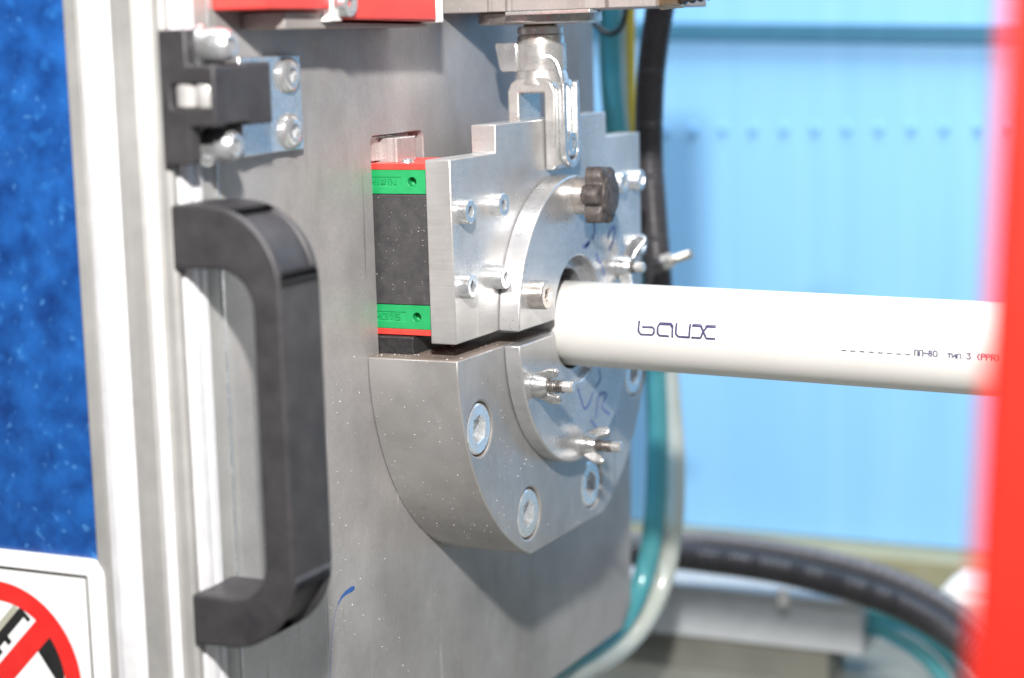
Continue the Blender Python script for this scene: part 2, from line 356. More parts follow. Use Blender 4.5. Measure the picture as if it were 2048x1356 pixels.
# ------------------------------------------------------------------ back plate
pl = thing('back_plate', 'scratched grey steel plate carrying the pipe clamp', 'plate')
pts = [(-174, -166), (138, -166), (149, -156), (155, -50), (157, 40), (119, 60), (117, 300), (-174, 300)]
body = obj('plate', prism(pts, 'X', -18, 0), 'plate_steel', pl)
def pocket(yc):
    return prism([(yc-19.5, -20)]+[(yc+19.5, -20)]+arc(yc+17, 75.2, 2.5, 0, 90, 4)+arc(yc-17, 75.2, 2.5, 90, 180, 4), 'X', -7, 5)
cut(body, [pocket(-62), pocket(62), loft([(-40, 24), (10, 24)], 'X', 0, 0, 40)])
finish(body, 0.35)
for yc, side in ((-62, 'left'), (62, 'right')):
    tr = thing('guide_rail', 'steel guide rail in a plate pocket, %s' % ('beside the black handle' if yc < 0 else 'behind the black star knob'), 'rail', 'linear guide rails', (0, yc, 0))
    sec = [(-6.95, -7.5), (-6.5, -7.5), (-5.0, -5.6), (-2.6, -5.6), (-1.0, -7.5), (2.4, -7.5), (2.4, 7.5), (-1.0, 7.5), (-2.6, 5.6), (-5.0, 5.6), (-6.5, 7.5), (-6.95, 7.5)]
    sec = [(-6.9, -7.5), (0.2, -7.5), (1.0, -6.4), (2.0, -6.4), (2.9, -7.5), (3.6, -7.0), (3.6, 7.0), (2.9, 7.5), (2.0, 6.4), (1.0, 6.4), (0.2, 7.5), (-6.9, 7.5)]
    rail = obj('rail', prism([(x, y) for x, y in sec], 'Z', 6.7, 76.4), 'rail_steel', tr, bevel=0.3)
    obj('rail_bed', prism([(-6.9, -19.2), (-5.4, -19.2), (-3.4, -14), (-3.4, 14), (-5.4, 19.2), (-6.9, 19.2)], 'Z', 68.4, 77.2), 'rail_steel', tr, bevel=0.2)
    obj('shade_block', prism([(-19.0, 6.4), (19.0, 6.4), (19.0, -12), (-13.5, -12), (-19.0, -1)], 'X', -6.9, 14), 'rubber_black', tr, bevel=0.6)  # black block added to stand in for the shade below the carriage
    # carriage
    tc = thing('guide_carriage', 'dark carriage with green end caps %s' % ('facing the black handle' if yc < 0 else 'under the right side of the jaw'), 'carriage', 'guide carriages', (0, yc, -1.3))
    W = 17.2
    csec = lambda w, x0, x1: [(x0, -w), (x1-1.2, -w), (x1, -w+1.2), (x1, w-1.2), (x1-1.2, w), (x0, w), (x0, 8.3), (4.0, 8.3), (4.0, -8.3), (x0, -8.3)]
    obj('steel_block', prism(csec(W, -6.5, 23.9), 'Z', 19, 58.3), 'carriage_dark', tc, bevel=0.3)
    for z0, z1, sgn in ((58.5, 67.0, 1), (10.2, 18.8, -1)):
        c2 = obj('end_cap', prism(csec(W-0.2, -6.6, 22.6), 'Z', z0, z1), 'green_plastic', tc)
        cut(c2, [loft([(-W-2, 1.7), (-W+3.5, 1.7)], 'Y', 14.6, (z0+z1)/2, 20), box(-3.4, 10.2, -W-1, -W+0.55, (z0+z1)/2-1.6, (z0+z1)/2+1.7)])
        finish(c2, 0.25)
        # raised lettering on the sunk name field of the cap
        G = {'H': [[(0, 0), (0, 1)], [(1, 0), (1, 1)], [(0, .5), (1, .5)]], 'I': [[(.5, 0), (.5, 1)]], 'W': [[(0, 1), (.25, 0), (.5, .8), (.75, 0), (1, 1)]], 'N': [[(0, 0), (0, 1), (1, 0), (1, 1)]],
             'G': [[(1, .85), (.7, 1), (.2, 1), (0, .75), (0, .25), (.2, 0), (1, 0), (1, .5), (.6, .5)]], '1': [[(.2, .7), (.6, 1), (.6, 0)]], '5': [[(1, 1), (.1, 1), (.1, .55), (.8, .55), (1, .3), (.8, 0), (0, 0)]]}
        bm = bmesh.new(); x = -2.2; zc_ = (z0+z1)/2-1.05
        for ch in ('HIWIN' if sgn > 0 else 'HG15'):
            cw = 0.7 if ch == 'I' else 1.9
            for st in G[ch]:
                for (a, b), (c, d) in zip(st, st[1:]):
                    p_, q_ = Vector((x+a*cw, zc_+b*2.1)), Vector((x+c*cw, zc_+d*2.1)); t_ = (q_-p_).normalized(); n_ = Vector((-t_.y, t_.x))*0.19
                    prism([tuple(p_+n_), tuple(q_+n_), tuple(q_-n_), tuple(p_-n_)], 'Y', -W+0.20, -W+0.80, bm)
            x += cw+0.75
        obj('raised_mark', bm, 'green_plastic', c2)
        zs = (67.1, 69.2) if sgn > 0 else (8.0, 10.1)
        obj('seal', prism(csec(W-0.1, -6.4, 22.9), 'Z', *zs), 'red_plastic', tc, bevel=0.2)
        zt = zs[1] if sgn > 0 else zs[0]
        bm = loft([(zt, 2.3), (zt+sgn*0.9, 2.1), (zt+sgn*1.3, 1.2)], 'Z', 9.5, -10.3, 20)
        obj('seal_screw', bm, 'zinc', tc, 40)
# ink line low on the plate
bm = bmesh.new()
line = [(708, 1176), (700, 1180), (688, 1189), (679, 1202), (672, 1220), (667, 1245), (663, 1290), (661, 1330), (660, 1372)]
q = [un(p, X=0) for p in line]; q = smoothpts([(v.y, v.z) for v in q], 5)
K = 18
ribbon(q[:K], [min(1.2+0.35*i, 2.0, max(0.5, 2.5-0.115*i)) for i in range(K)], lambda a, b: (0.06, a, b), bm); obj('marker_dash', bm, 'marker_blue', pl)
bm = bmesh.new(); ribbon(q[K-1:], 0.28, lambda a, b: (0.06, a, b), bm); obj('marker_trace', bm, 'marker_faint', pl)

# ------------------------------------------------------------------ lower clamp block
lb = thing('lower_clamp_block', 'half round steel clamp block bolted below the white pipe', 'clamp block')
XB = 36.0
a0 = math.degrees(math.asin(83/90))
out = [(-89.8, 0)]+arc(0, 0, 90, 184, 180+a0, 26)+arc(0, 0, 90, 360-a0, 356, 26)+[(89.8, 0)]+[(23.5, 0)]+arc(0, 0, 23.5, 0, -180, 28)[1:-1]+[(-23.5, 0)]
blk = obj('body', prism(out, 'X', 0.05, XB), 'block_steel', lb)
BOLTS = [(-74, -27), (-35.2, -67), (24, -68.5), (72, -31)]
cut(blk, [loft([(XB-13, 10.0), (XB-0.5, 10.0), (XB+0.2, 10.5), (XB+3, 10.5)], 'X', y, z, 40) for y, z in BOLTS])
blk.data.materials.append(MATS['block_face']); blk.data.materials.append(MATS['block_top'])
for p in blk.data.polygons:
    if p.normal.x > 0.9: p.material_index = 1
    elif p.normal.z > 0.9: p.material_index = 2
finish(blk, 0.5, 25)
for i, (y, z) in enumerate(BOLTS): fastener('socket_bolt', M12, lb, XB-11.4, y, z, 0.3+1.1*i)

# ------------------------------------------------------------------ ring inserts and jaw
XJ0, XJ1, XR = 24.0, 34.0, 42.6
def half_ring(zc, up, x0, x1, ro=53, ri=21.8):
    s = 1 if up else -1
    pts = arc(0, 0, ro, 0.0, 180.0, 48)+arc(0, 0, ri, 180.0, 0.0, 32)
    return prism([(y, zc+s*z) for y, z in pts], 'X', x0, x1)
lr = thing('lower_ring_insert', 'lower half ring insert with two wing nuts and blue scribble', 'clamp ring')
finish(obj('half_ring', half_ring(0.0, False, XB+0.05, XR), 'ring_aluminium', lr), 0.6, 25)
jaw = thing('upper_jaw', 'stepped brushed aluminium jaw plate above the white pipe', 'jaw plate')
ZU = 5.2
jp = [(-86.5, ZU), (-86.5, 69.8), (-50.5, 69.8), (-50.5, 80), (51, 80), (51, 69.8), (87, 69.8), (87, ZU), (23.5, ZU)]+arc(0, ZU, 23.5, 0, 180, 28)[1:-1]+[(-23.5, ZU)]
finish(obj('plate', prism(jp, 'X', XJ0, XJ1), 'jaw_aluminium', jaw), 0.45, 25)
for i, (y, z) in enumerate([(-80.0, 51.4), (-53.6, 51.4), (-80.2, 25.2), (-53.8, 25.2), (49, 50), (60, 50.6), (78.5, 50.2), (78.5, 23)]):
    if i == 4: continue
    fastener('cap_screw', M5, jaw, XJ1, y, z, 0.4*i)
ur = thing('upper_ring_insert', 'upper half ring insert with black star knob and socket bolt', 'clamp ring')
finish(obj('half_ring', half_ring(ZU, True, XJ1+0.05, XR), 'ring_aluminium', ur), 0.6, 25)
fastener('socket_bolt', M6, ur, XR, -41.3, 17.4, 0.2)
# bore liner rings that really grip the pipe deeper in
for nm, up, zc, x0, x1, lab in (('bore_liner', False, 0.0, 8, 40, 'lower grey bore liner seen under the pipe in the clamp'), ('bore_liner', True, ZU, 24.1, 38, 'upper grey bore liner seen above the pipe in the clamp')):
    s = 1 if up else -1
    pts = arc(0, 0, 23.3, 0, 180, 36)+arc(0, 0, 16.9, 180, 0, 36)
    tag(finish(obj(nm, prism([(y, zc+s*z) for y, z in pts], 'X', x0, x1), 'ring_aluminium'), 0.4, 25), lab, 'liner')
# star knob
kc = (2.4, 50.4)
bm = loft([(XR, 7.6), (XR+6.0, 7.6), (XR+6.0, 7.0)], 'X', *kc, 40); kn = obj('knob_collar', bm, 'old_nickel', ur, 40)
star = lambda r, a: (lambda th: r*(1+a*math.cos(6*th+0.5))-(r*0.12 if math.cos(6*th+0.5) < -0.4 else 0)*(min(1, (-0.4-math.cos(6*th+0.5))/0.6)))
bm = loft([(XR+5.4, star(9.0, 0.09)), (XR+6.0, star(10.8, 0.115)), (XR+11.2, star(10.8, 0.115)), (XR+12.3, star(10.2, 0.10)), (XR+12.8, star(9.2, 0.05)), (XR+13.1, 7.6), (XR+13.2, 1.0)], 'X', *kc, 96)
k2 = obj('star_knob', bm, 'knob_plastic', ur, 40)
obj('knob_cap', loft([(XR+13.0, 7.6), (XR+13.9, 7.4), (XR+14.3, 6.0), (XR+14.4, 0.8)], 'X', *kc, 40), 'knob_plastic', k2, 40)
# wing nuts
def wing_nut(parent, x, y, z, ang, stud=13.0, wing=11.0, flare=0.55, m='nut_zinc'):
    root = bpy.data.objects.new('wing_nut', None)
    hub = loft([(x, 4.7), (x+0.7, 4.9), (x+3.6, 4.1), (x+5.4, 3.4), (x+5.8, 2.6)], 'X', y, z, 28)
    h = obj('wing_nut', hub, m, parent, 40)
    for s in (1, -1):
        bm = bmesh.new(); th = 1.1
        prof = [(3.0, 0.6), (5.0, 0.9), (wing*0.85, 3.6), (wing, 6.6), (wing-0.2, 9.2), (wing-1.6, 10.2), (wing-3.4, 9.2), (wing*0.46, 6.8), (3.0, 6.0)]
        ca, sa = math.cos(ang), math.sin(ang); A, B = [], []
        for r_, xx in prof:
            for lst, o_ in ((A, th), (B, -th)):
                lst.append(bm.verts.new(Vector((x+xx, y+s*r_*ca-o_*sa, z+s*r_*sa+o_*ca))*S))
        bm.faces.new(A); bm.faces.new(B[::-1]); n = len(A)
        for i in range(n): bm.faces.new((A[i], B[i], B[(i+1) % n], A[(i+1) % n]))
        obj('wing', bm, m, h, 30, bevel=0.6, seg=3)
    bm = tube([(x+0.5, y, z), (x+7, y, z), (x+stud-4, y, z)], 2.35, 14, 0.18, 0.9, 0.18)
    obj('threaded_stud', bm, 'thread_dark', h, 50)
    obj('stud_tip', loft([(x+stud-4.2, 2.1), (x+stud-0.6, 2.1), (x+stud, 1.5)], 'X', y, z, 20), 'nickel', h, 40)
    return h
wing_nut(lr, XR, -41.0, -16.4, math.radians(100), 15.5, 7.0)
wing_nut(lr, XR, 2.2, -47.4, math.radians(58), 16.0, 7.8)
wing_nut(ur, XR, 41.5, 18.0, math.radians(62), 11.0, 13.5)
# blue marker scribbles on the ring faces
def scribble(parent, strokes, X, wd):
    bm = bmesh.new()
    for st in strokes:
        q = [un(p, X=X) for p in st]; q = smoothpts([(v.y, v.z) for v in q], 5)
        ribbon(q, wd, lambda a, b: (X, a, b), bm)
    return obj('marker_scribble', bm, 'marker_faint', parent)
zz = lambda o, s, L: [[(o[0]+x/s, o[1]+y/s) for x, y in st] for st in L]
scribble(ur, zz((1130, 430), 10.43, [[(610, 170), (620, 330), (580, 480)], [(520, 560), (440, 620), (380, 660)], [(500, 600), (430, 680)], [(900, 470), (950, 330), (1030, 250), (1040, 350), (1000, 560), (930, 720)], [(660, 830), (700, 930), (740, 1010)], [(780, 1100), (820, 1220)]]), XR+0.06, 1.7)
scribble(lr, zz((1000, 680), 3.23, [[(505, 315), (545, 440), (580, 400), (600, 340)], [(620, 500), (640, 360), (690, 350), (660, 430), (710, 480)], [(620, 300), (650, 250), (640, 195)], [(590, 520), (620, 560)]]), XR+0.06, 1.3)
# loose screw sticking out beside the conduit
st = thing('adjusting_screw', 'tilted adjusting screw poking out right of the black conduit', 'screw')
pA, pB = un((1318, 528), Y=112), un((1384, 507), Y=112)
obj('threaded_rod', tube([tuple(pA), tuple((pA+pB)/2), tuple(pB)], 2.0, 14, 0.2, 1.0, 0.2), 'old_nickel', st, 50)
bm = tube([tuple(pA+(pB-pA)*0.12), tuple(pA+(pB-pA)*0.30), tuple(pA+(pB-pA)*0.42)], 3.6, 6); obj('lock_nut', bm, 'nickel', st, 20)
bm = tube([(34, 104, pA.z-1), tuple((Vector((34, 104, pA.z-1))+pA)/2), tuple(pA)], 2.6, 12); obj('support_arm', bm, 'rubber_black', st, 40)

# ------------------------------------------------------------------ pipe with its print
pipe = thing('pipe', 'white plastic pipe with dark printed lettering held in the clamp', 'pipe', None, (38, 0, 0.9))
pipe.rotation_euler = (0, math.radians(0.35), math.radians(-4.8))
PM = Matrix.Translation((38, 0, 0.9)) @ pipe.rotation_euler.to_matrix().to_4x4(); PI_ = PM.inverted()
RP = 16.3
bm = loft([(-60, RP-0.3), (-59.5, RP), (520, RP), (520, RP-3.2), (500, RP-3.2)], 'X', 0, 0, 96); obj('tube', bm, 'pipe_white', pipe, 40)
def pmap(px):
    v = uncyl(px, RP); th = math.atan2(v.z, v.y); return (v.x, (th % (2*math.pi))*RP)
def pto3(u, v, r=RP+0.05): return (u, r*math.cos(v/RP), r*math.sin(v/RP))
def printing(name, strokes, wd):
    bm = bmesh.new()
    for st, k in strokes:
        q = dens([pmap(p) for p in st], 0.5)
        q = [(a+random.uniform(-0.02, 0.02), b+random.uniform(-0.03, 0.03)) for a, b in q]
        ribbon(q, [wd*k*random.uniform(0.88, 1.12) for _ in q], pto3, bm)
    return obj(name, bm, 'ink_navy', pipe)
o, s = (1265, 630), 11.378
T = lambda L: [(o[0]+x/s, o[1]+y/s) for x, y in L]
logo = [(T([(155, 145), (135, 370), (190, 445), (450, 455), (490, 400), (490, 310), (440, 280), (235, 275)]), 1),
        (T([(820, 485), (620, 470), (570, 420), (575, 270), (620, 215), (860, 220), (910, 290), (905, 500)]), 1),
        (T([(600, 200), (640, 175), (880, 185), (930, 260)]), 0.55),
        (T([(1005, 200), (985, 430), (1040, 495), (1290, 510)]), 1), (T([(1315, 215), (1290, 510)]), 1),
        (T([(1370, 250), (1550, 260), (1610, 370), (1560, 500), (1540, 525), (1350, 515)]), 1),
        (T([(1885, 280), (1700, 270), (1610, 380), (1680, 535), (1865, 545)]), 1),
        (T([(1375, 212), (1560, 220), (1590, 280)]), 0.5), (T([(1660, 270), (1700, 235), (1890, 240)]), 0.5)]
printing('printed_logo', logo, 0.80)
o, s = (1670, 685), 6.0235
T2 = lambda L: [(1670+x/6.0235, 685+y/6.0235) for x, y in L]
printing('printed_dashes', [(T2([(80+110*i, 95+7*i), (132+110*i, 98+7*i)]), 1) for i in range(8)], 0.40)
FONT = {'П': [[(0, 1), (0, 0), (1, 0), (1, 1)]], '-': [[(0, .5), (1, .5)]], '8': [[(.5, .45), (.1, .3), (.15, .05), (.5, 0), (.85, .05), (.9, .3), (.5, .45), (.05, .65), (.1, .92), (.5, 1), (.9, .92), (.95, .65), (.5, .45)]],
        '0': [[(.2, 0), (.8, 0), (1, .2), (1, .8), (.8, 1), (.2, 1), (0, .8), (0, .2), (.2, 0)]], 'т': [[(0, 0), (1, 0)], [(.5, 0), (.5, 1)]], 'и': [[(0, 0), (0, 1), (1, 0), (1, 1)]], 'п': [[(0, 1), (0, 0), (1, 0), (1, 1)]],
        '3': [[(.1, 0), (.95, 0), (.45, .4), (.9, .55), (.95, .8), (.7, 1), (.2, 1), (0, .85)]], '(': [[(.8, 0), (.1, .5), (.8, 1)]], ')': [[(.2, 0), (.9, .5), (.2, 1)]],
        'P': [[(0, 1), (0, 0), (.8, 0), (1, .2), (.8, .45), (0, .45)]], 'R': [[(0, 1), (0, 0), (.8, 0), (1, .2), (.8, .45), (0, .45)], [(.45, .45), (1, 1)]]}
spec = []
for ch, x0, x1, y0, y1 in [('П', 962, 1000, 90, 156), ('П', 1016, 1058, 94, 160), ('-', 1074, 1116, 98, 160), ('8', 1128, 1170, 100, 163), ('0', 1188, 1230, 103, 167), ('т', 1357, 1400, 133, 183), ('и', 1412, 1455, 137, 186), ('п', 1470, 1515, 141, 190),
                            ('3', 1585, 1635, 131, 196), ('(', 1708, 1742, 137, 205), ('P', 1760, 1805, 141, 208), ('P', 1818, 1862, 145, 211), ('R', 1878, 1925, 149, 215), (')', 1938, 1970, 153, 220)]:
    for st in FONT[ch]: spec.append((T2([(x0+(x1-x0)*a, y0+(y1-y0)*b+(x1-x0)*a*0.07) for a, b in st]), 1))
printing('printed_grade', spec, 0.46)

# ------------------------------------------------------------------ clevis and cylinder above
cv = thing('fork_clevis', 'zinc plated fork clevis pinned to the top of the jaw', 'clevis')
CX, CY = 29.0, 1.0
fk = [(19, 62.5), (20.5, 60.6), (23.7, 60.6), (23.7, 89.8), (34.3, 89.8), (34.3, 60.6), (37.5, 60.6), (39, 62.5), (39, 90.5), (37.6, 93.6), (34.5, 95.6), (29, 96.2), (23.5, 95.6), (20.4, 93.6), (19, 90.5)]
f_ = obj('fork', prism(fk, 'Y', CY-10, CY+10), 'nickel', cv); finish(f_, 0.7, 25)
bm = loft([(93.0, 10.6), (96.5, 10.0), (98.5, 9.2), (100, 9.0), (110.6, 9.0), (111.4, 8.4)], 'Z', CX, CY, 40); obj('neck', bm, 'nickel', cv, 40)
obj('lock_nut', loft([(111.5, 8.2), (112, 8.8), (114.2, 8.8), (114.8, 8.2)], 'Z', CX, CY, 36), 'nickel', cv, 40)
obj('threaded_rod', tube([(CX, CY, 110), (CX, CY, 113), (CX, CY, 119)], 6.2, 20, 0.25, 1.2, 0.25), 'brass', cv, 50)
obj('pin', loft([(17.5, 4.6), (18.0, 5.0), (40.6, 5.0), (41.4, 4.4), (41.4, 2.6), (40.9, 2.2)], 'X', CY, 70, 28), 'zinc', cv, 40)
# spring clip: long loop of sheet steel on the outer cheek, with its tab on the neck
bm = bmesh.new()
outer = arc(CY, 68.5, 7.4, 180, 360, 14)+[(CY+7.4, 92)]+arc(CY+6.0, 92.5, 1.4, 0, 180, 6)+[(CY+4.7, 68.5)]+arc(CY, 68.5, 4.7, 360, 180, 12)[1:]+[(CY-4.7, 92)]+arc(CY-6.0, 92.5, 1.4, 0, 180, 6)
prism(outer, 'X', 39.1, 41.6, bm); finish(obj('spring_clip', bm, 'zinc', cv), 0.4, 25)
obj('clip_wire', tube([(40.5, CY-6, 93), (39.8, CY-6.4, 97), (38.2, CY-6.0, 101), (35.6, CY-7.0, 103.5), (33, CY-8.3, 103)], 0.8, 8), 'zinc', cv, 40)
bm = prism([(13.2, 108.8), (22, 108.8), (22, 97.8), (15.4, 97.8), (14.4, 99.2), (12.8, 107.6)], 'Y', CY-7, CY-5.4); finish(obj('clip_tab', bm, 'zinc', cv), 0.4, 25)
obj('clip_band', loft([(98.2, 9.0), (98.2, 9.7), (108.2, 9.7), (108.2, 9.0)], 'Z', CX, CY, 40), 'nickel', cv, 40)

cy = thing('air_cylinder', 'grey air cylinder end with round flange above the clevis', 'cylinder')
finish(obj('flange', loft([(115.6, 22.5), (116.3, 23.6), (119.6, 23.6), (120.2, 23.0)], 'Z', CX, CY, 64), 'old_nickel', cy), 0, 30)
secp = [(-1, -27), (20.4, -27), (20.4, -25.6), (22.2, -25.6), (22.2, -27), (27.8, -27), (27.8, -25.0), (30.4, -25.0), (30.4, -27), (60, -27), (63, -24.5), (67, -24.5), (69, -27), (82, -27), (86, -23), (86, 29), (-1, 29)]
finish(obj('body', prism(secp, 'Z', 120.3, 190), 'dark_cast', cy), 0.4, 25)
obj('bottom_lip', prism([(28, -27.6), (62, -27.6), (62, -20), (28, -20)], 'Z', 118.9, 120.2), 'nickel', cy, bevel=0.3)
bm = tube([(84, -16, 125), (88, -16, 125.3), (93, -16, 125.6)], 6.2, 6); obj('hex_fitting', bm, 'brass', cy, 20)
bm = tube([(93, -16, 125.6), (97, -16, 126), (104, -16, 127)], 4.6, 16, 0.5, 3.0, 0.5); obj('black_plug', bm, 'rubber_black', cy, 50)
bm = tube([(104, -16, 127), (125, -14, 131), (150, -10, 140)], 1.6, 10); obj('sensor_cable', bm, 'rubber_black', cy, 50)
# red guide shoe with pale side, left of the cylinder
rb = thing('red_bracket', 'red block with pale edge fixed on the plate left of the cylinder', 'bracket')
finish(obj('block', prism([(-131, 118.2), (-70, 117.2), (-70, 190), (-131, 190)], 'X', 0.05, 22), 'red_paint', rb), 0.8, 25)
finish(obj('edge_strip', prism([(-69.8, 116.8), (-65.5, 116.6), (-65.5, 190), (-69.8, 190)], 'X', 0.05, 22.4), 'white_plastic', rb), 0.5, 25)
finish(obj('back_block', prism([(-176, 121.5), (-138.5, 121.0), (-138.5, 190), (-176, 190)], 'X', 0.05, 20), 'red_paint', rb), 0.8, 25)
finish(obj('support_bar', prism([(-160, 115.4), (-66, 115.4), (-66, 116.5), (-131.5, 117.4), (-131.5, 120.8), (-160, 120.8)], 'X', 0.05, 16), 'dark_cast', rb), 0.4, 25)
bm = prism([(-139.0, 117.6), (-130.5, 117.6), (-133.5, 122), (-133.8, 128), (-135.8, 128), (-136, 122)], 'X', 16.2, 19.5); finish(obj('white_clip', bm, 'white_plastic', rb), 0.3, 25)
fastener('socket_bolt', M5, rb, 19.6, -131.8, 123.2)

# ------------------------------------------------------------------ aluminium profile, panel and sign
pf = thing('aluminium_profile', 'upright aluminium frame profile with pale slot covers', 'profile')
YF, YB = -204.0, -174.4
sec = [(-36, YF+2.5), (-34.6, YF), (-29.6, YF), (-29.6, YF+1.6), (-17.6, YF+1.6), (-17.6, YF), (-9.6, YF), (-8.6, YF+0.7), (-5.2, YF+1.4), (-4.0, YF+2.2), (-1.2, YF+2.2), (0, YF+3.2), (0, -198.6), (-2.5, -198.6), (-2.5, -186.6), (0, -186.6), (0, YB+0.8), (-0.8, YB), (-36, YB)]
finish(obj('extrusion', prism(sec, 'Z', -239.8, 300), 'profile_aluminium', pf), 0.25, 20)
obj('slot_cover', prism([(-29.3, YF+0.2), (-26, YF-0.7), (-21, YF-0.7), (-17.9, YF+0.2), (-17.9, YF+1.5), (-29.3, YF+1.5)], 'Z', -239.8, 300), 'pale_strip', pf, bevel=0.25)
obj('glare_bead', prism([(-8.9, YF+0.6), (-7.6, YF-0.4), (-6.0, YF-0.2), (-4.9, YF+1.2)], 'Z', -239.8, 300), 'pale_strip', pf, bevel=0.2)  # flash glare along the chamfer, put into a pale bead
obj('side_slot_cover', prism([(-2.4, -198.4), (0.9, -198.2), (1.4, -195), (1.2, -191.4), (-0.6, -190.9), (1.0, -190.4), (1.0, -187.2), (-2.4, -186.8)], 'Z', -239.8, 300), 'pale_strip', pf, bevel=0.2)
obj('edge_seal', prism([(0.02, -178.6), (0.5, -178.4), (0.5, -177.6), (0.02, -177.4)], 'Z', -239.8, 300), 'zinc', pf)
pan = tag(obj('blue_panel', box(-260, -35.8, -202.2, -198.0, -239.8, 300), 'panel_blue'), 'glossy dark blue panel left of the aluminium profile', 'panel')

sg = thing('warning_sign', 'white prohibition sign with red ring on the blue panel', 'sign')
YS = -205.0
finish(obj('board', prism(rrect(-150, -32.4, -170, -48.4, 6, 8), 'Y', YS, -202.3), 'sign_white', sg), 0.3, 30)
def flat(name, polys, m, y, parent=sg):
    bm = bmesh.new()
    for pl_ in polys: prism(pl_, 'Y', y-0.04, y, bm)
    return obj(name, bm, m, parent)
flat('border_line', [[(-150, -53.4), (-38.2, -53.4), (-38.2, -54.4), (-150, -54.4)], [(-38.2, -54.4), (-38.2, -165), (-38.95, -165), (-38.95, -54.4)]], 'sign_black', YS-0.01)
RC, RO, RI = (-75.5, -91.0), 32.4, 26.0
bm = bmesh.new(); n = 96; vs = []
for i in range(n):
    a = 2*math.pi*i/n
    vs.append([bm.verts.new(Vector((RC[0]+r*math.cos(a), y, RC[1]+r*math.sin(a)))*S) for r, y in ((RO, YS), (RO, YS-0.16), (RI, YS-0.16), (RI, YS))])
for i in range(n):
    A, B = vs[i], vs[(i+1) % n]
    for k in range(4): bm.faces.new((A[k], A[(k+1) % 4], B[(k+1) % 4], B[k]))
obj('red_ring', bm, 'sign_red', sg)
q = 1/math.sqrt(2)
def bar(o0, w_, L0, L1): # bar along the slash direction (up right), offset o0 across
    e = (q, q); nn = (-q, q)
    return [(RC[0]+e[0]*l+nn[0]*c, RC[1]+e[1]*l+nn[1]*c) for l, c in ((L0, o0-w_), (L1, o0-w_), (L1, o0+w_), (L0, o0+w_))]
flat('pictogram_grey', [bar(11.8, 1.1, -22, 22.8), bar(-17.4, 1.0, -17, 18)], 'sign_grey', YS-0.02)
flat('pictogram_black', [bar(8.0, 2.7, -24, 24.2), [(-56, -71.5), (-49.8, -84), (-50.3, -99), (-53, -90), (-60, -80.5)], [(-80, -101), (-70, -93.6), (-70.4, -93), (-80.6, -100.2)], [(-72, -112), (-62, -96), (-62.8, -95.6), (-73, -111)], [(-66, -106), (-58, -92.6), (-58.6, -92.2), (-66.8, -105.4)]], 'sign_black', YS-0.05)
flat('pictogram_white', [bar(6.2, 1.3, 12.5, 22.5), bar(6.0, 1.2, 6.8, 10.2)], 'sign_white', YS-0.10)
flat('red_slash', [bar(0, 3.6, -26.5, 26.5)], 'sign_red', YS-0.13)

# ------------------------------------------------------------------ black bridge handle
hd = thing('bridge_handle', 'black plastic bridge handle screwed to the aluminium profile', 'handle')
HX, Z0, Z1 = 37.5, -72.0, 64.2
outl = [(0.05, Z0)]+arc(HX-24, Z0+25, 25, -90, -10, 10)[0:1]+arc(HX-25, Z0+25, 25, -88, 0, 12)+arc(HX-25, Z1-25, 25, 0, 88, 12)+[(0.05, Z1)]
outl = [(0.05, Z0)]+arc(HX-25, Z0+25, 25, -90, 0, 14)+arc(HX-25, Z1-25, 25, 0, 90, 14)+[(0.05, Z1)]
inl = [(0.05, 45.0)]+arc(15.5, 33.0, 12.0, 90, 0, 10)+arc(15.5, -44.0, 12.0, 0, -90, 10)+[(0.05, -56.0)]
grip = obj('grip', prism(outl+inl, 'Y', -203.4, -180.4), 'black_plastic', hd)
def corner_pocket(zc, a0, a1):
    return prism(arc(HX-25, zc, 22.6, a0, a1, 10)+arc(HX-25, zc, 28, a1, a0, 10), 'Y', -200.4, -183.4)
cut(grip, [corner_pocket(Z1-25, 8, 70), corner_pocket(Z0+25, -70, -8)])
finish(grip, 1.1, 30, 3)
bm = prism(arc(HX-25, Z1-25, 22.7, 9, 69, 10)+arc(HX-25, Z1-25, 24.0, 69, 9, 10), 'Y', -200.1, -183.7); finish(obj('screw_cover', bm, 'black_plastic', hd), 0.3, 30)
fastener('cap_screw', M5, hd, 8.0, -192, -62.5).scale = (0.5, 0.8, 0.8)

# ------------------------------------------------------------------ door catch and keeper
ct = thing('door_catch', 'black door catch with pale roller screwed to the profile', 'catch')
shape = [(0.05, 76.4), (9.8, 76.4), (9.8, 87.5), (19.2, 87.5), (19.2, 105.4), (9.8, 105.4), (9.8, 116.0), (0.05, 116.0)]
cb = obj('housing', prism(shape, 'Y', -205, -199.5), 'black_plastic', ct)
cut(cb, [box(3.6, 17.6, -206, -201.5, 92.8, 100.0)])
finish(cb, 0.6, 30)
finish(obj('mounting_plate', prism(rrect(-205+5.6, -180, 76.6, 115.8, 2), 'X', 0.06, 5.0), 'black_plastic', ct), 0.5, 30)
finish(obj('latch_body', prism([(-199.4, 88.0), (-186, 88.0), (-186, 105.0), (-199.4, 105.0)], 'X', 5.05, 18.5), 'black_plastic', ct), 0.6, 30)
bm = loft([(92.9, 3.4), (93.4, 4.0), (99.4, 4.0), (99.9, 3.4)], 'Z', 7.8, -201.0, 24); obj('roller', bm, 'roller_grey', ct, 40)
bm = loft([(92.9, 3.0), (93.4, 3.4), (99.4, 3.4), (99.9, 3.0)], 'Z', 14.2, -201.2, 24); obj('roller', bm, 'roller_grey', ct, 40)
obj('roller_bridge', box(8, 14, -201.6, -200.2, 93, 99.8), 'roller_grey', ct, bevel=0.3)
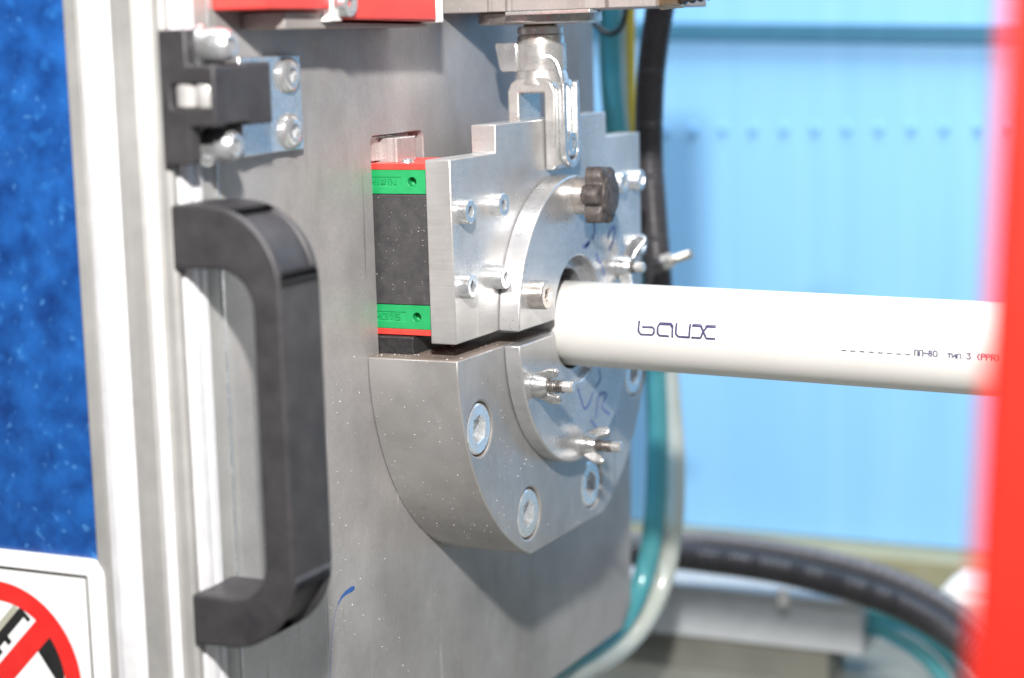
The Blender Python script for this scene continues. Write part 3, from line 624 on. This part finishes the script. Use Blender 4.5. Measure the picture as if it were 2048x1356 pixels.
for z in (111.0, 81.2):
    bm = loft([(5.0, 6.2), (5.8, 6.4), (6.2, 5.2), (8.5, 5.0), (11.5, 5.4), (15.0, 4.8), (16.6, 3.4), (16.8, hexr(2.2)), (14.5, hexr(2.1)), (14.2, 0.3)], 'X', -190.6, z, 36); obj('dome_screw', bm, 'zinc', ct, 40)
kp = thing('catch_keeper', 'zinc keeper bracket with black block, bolted on the steel plate', 'bracket')
leaf = prism([(0.05, -130.2), (2.6, -130.2), (2.6, -147), (5.8, -171), (3.2, -171), (0.05, -148)], 'Z', 76.2, 107.2)
finish(obj('bracket', leaf, 'zinc', kp), 0.35, 20)
finish(obj('keeper_block', prism(rrect(4.9, 16.4, 86.9, 105.6, 1.0), 'Y', -184.5, -170), 'black_plastic', kp), 0.5, 30)
for z in (100.8, 82.6):
    bm = loft([(2.65, 5.6), (3.4, 5.9), (4.3, 5.2), (4.9, 4.0), (5.0, hexr(2.6)), (3.2, hexr(2.5)), (3.1, 0.3)], 'X', -138.6, z, 36); obj('button_screw', bm, 'zinc', kp, 40)

# ------------------------------------------------------------------ red post in the foreground
pc = CAM+ray((1966, 678))*295
post = thing('red_post', 'blurred bright red machine post close to the camera', 'post', None, (pc.x, pc.y, pc.z))
post.rotation_euler = (0, math.radians(2.6), 0)
finish(obj('post', box(0, 44, 0, 40, -239.8-pc.z, 260), 'post_red', post), 2.0, 30)
obj('base_flange', box(-12, 56, -12, 52, -237-pc.z, -230-pc.z), 'post_red', post, bevel=1)

# ------------------------------------------------------------------ plastic crumbs and grime
def flake(bm, p, n_, size):
    n_ = Vector(n_).normalized(); a = n_.orthogonal().normalized(); b = n_.cross(a); th = random.uniform(0, 6.28)
    u_ = (a*math.cos(th)+b*math.sin(th)); v_ = n_.cross(u_); L = size*random.uniform(0.6, 2.4) if random.random() < 0.35 else size; W_ = size*random.uniform(0.35, 0.8)
    p = Vector(p)+n_*0.03
    vs_ = [bm.verts.new((p+u_*(sx*L)+v_*(sy*W_)+n_*random.uniform(0, 0.16))*S) for sx, sy in ((-.5, -.3), (.4, -.5), (.5, .4), (-.3, .5))]
    top = bm.verts.new((p+n_*(0.12+random.uniform(0, 0.2)))*S)
    for i in range(4): bm.faces.new((vs_[i], vs_[(i+1) % 4], top))
    bm.faces.new(vs_[::-1])
bm = bmesh.new()
for _ in range(170):           # on the steel plate
    y = random.triangular(-168, -60, -135); z = random.triangular(-150, 60, -70)
    flake(bm, (0, y, z), (1, 0, 0), random.uniform(0.15, 0.5))
for _ in range(40): flake(bm, (0, random.uniform(-150, 60), random.uniform(-160, -95)), (1, 0, 0), random.uniform(0.15, 0.4))
for _ in range(90):           # on the curved flank of the block
    a = math.radians(random.uniform(186, 238)); flake(bm, (random.uniform(1, 35), 90*math.cos(a), 90*math.sin(a)), (0, math.cos(a), math.sin(a)), random.uniform(0.12, 0.42))
for _ in range(90):            # on the block's front
    a = math.radians(random.uniform(186, 300)); r = random.uniform(56, 88); 
    if any((r*math.cos(a)-y)**2+(r*math.sin(a)-z)**2 < 130 for y, z in BOLTS) or r*math.sin(a) < -82: continue
    flake(bm, (XB, r*math.cos(a), r*math.sin(a)), (1, 0, 0), random.uniform(0.12, 0.4))
for _ in range(130): flake(bm, (random.uniform(2, 35), -math.sqrt(random.uniform(27**2, 88**2)), 0), (0, 0, 1), random.uniform(0.2, 0.7))
for _ in range(65): flake(bm, (random.uniform(-1, 23), -62-17.2, random.uniform(20, 56)), (0, -1, 0), random.uniform(0.1, 0.3))
for _ in range(25): flake(bm, (XR, *[(r*math.cos(a), r*math.sin(a)) for r, a in [(random.uniform(28, 50), math.radians(random.uniform(190, 330)))]][0]), (1, 0, 0), random.uniform(0.1, 0.3))
tag(obj('plastic_crumbs', bm, 'flake_white'), 'tiny white plastic crumbs scattered on plate and clamp', 'crumbs', kind='stuff')
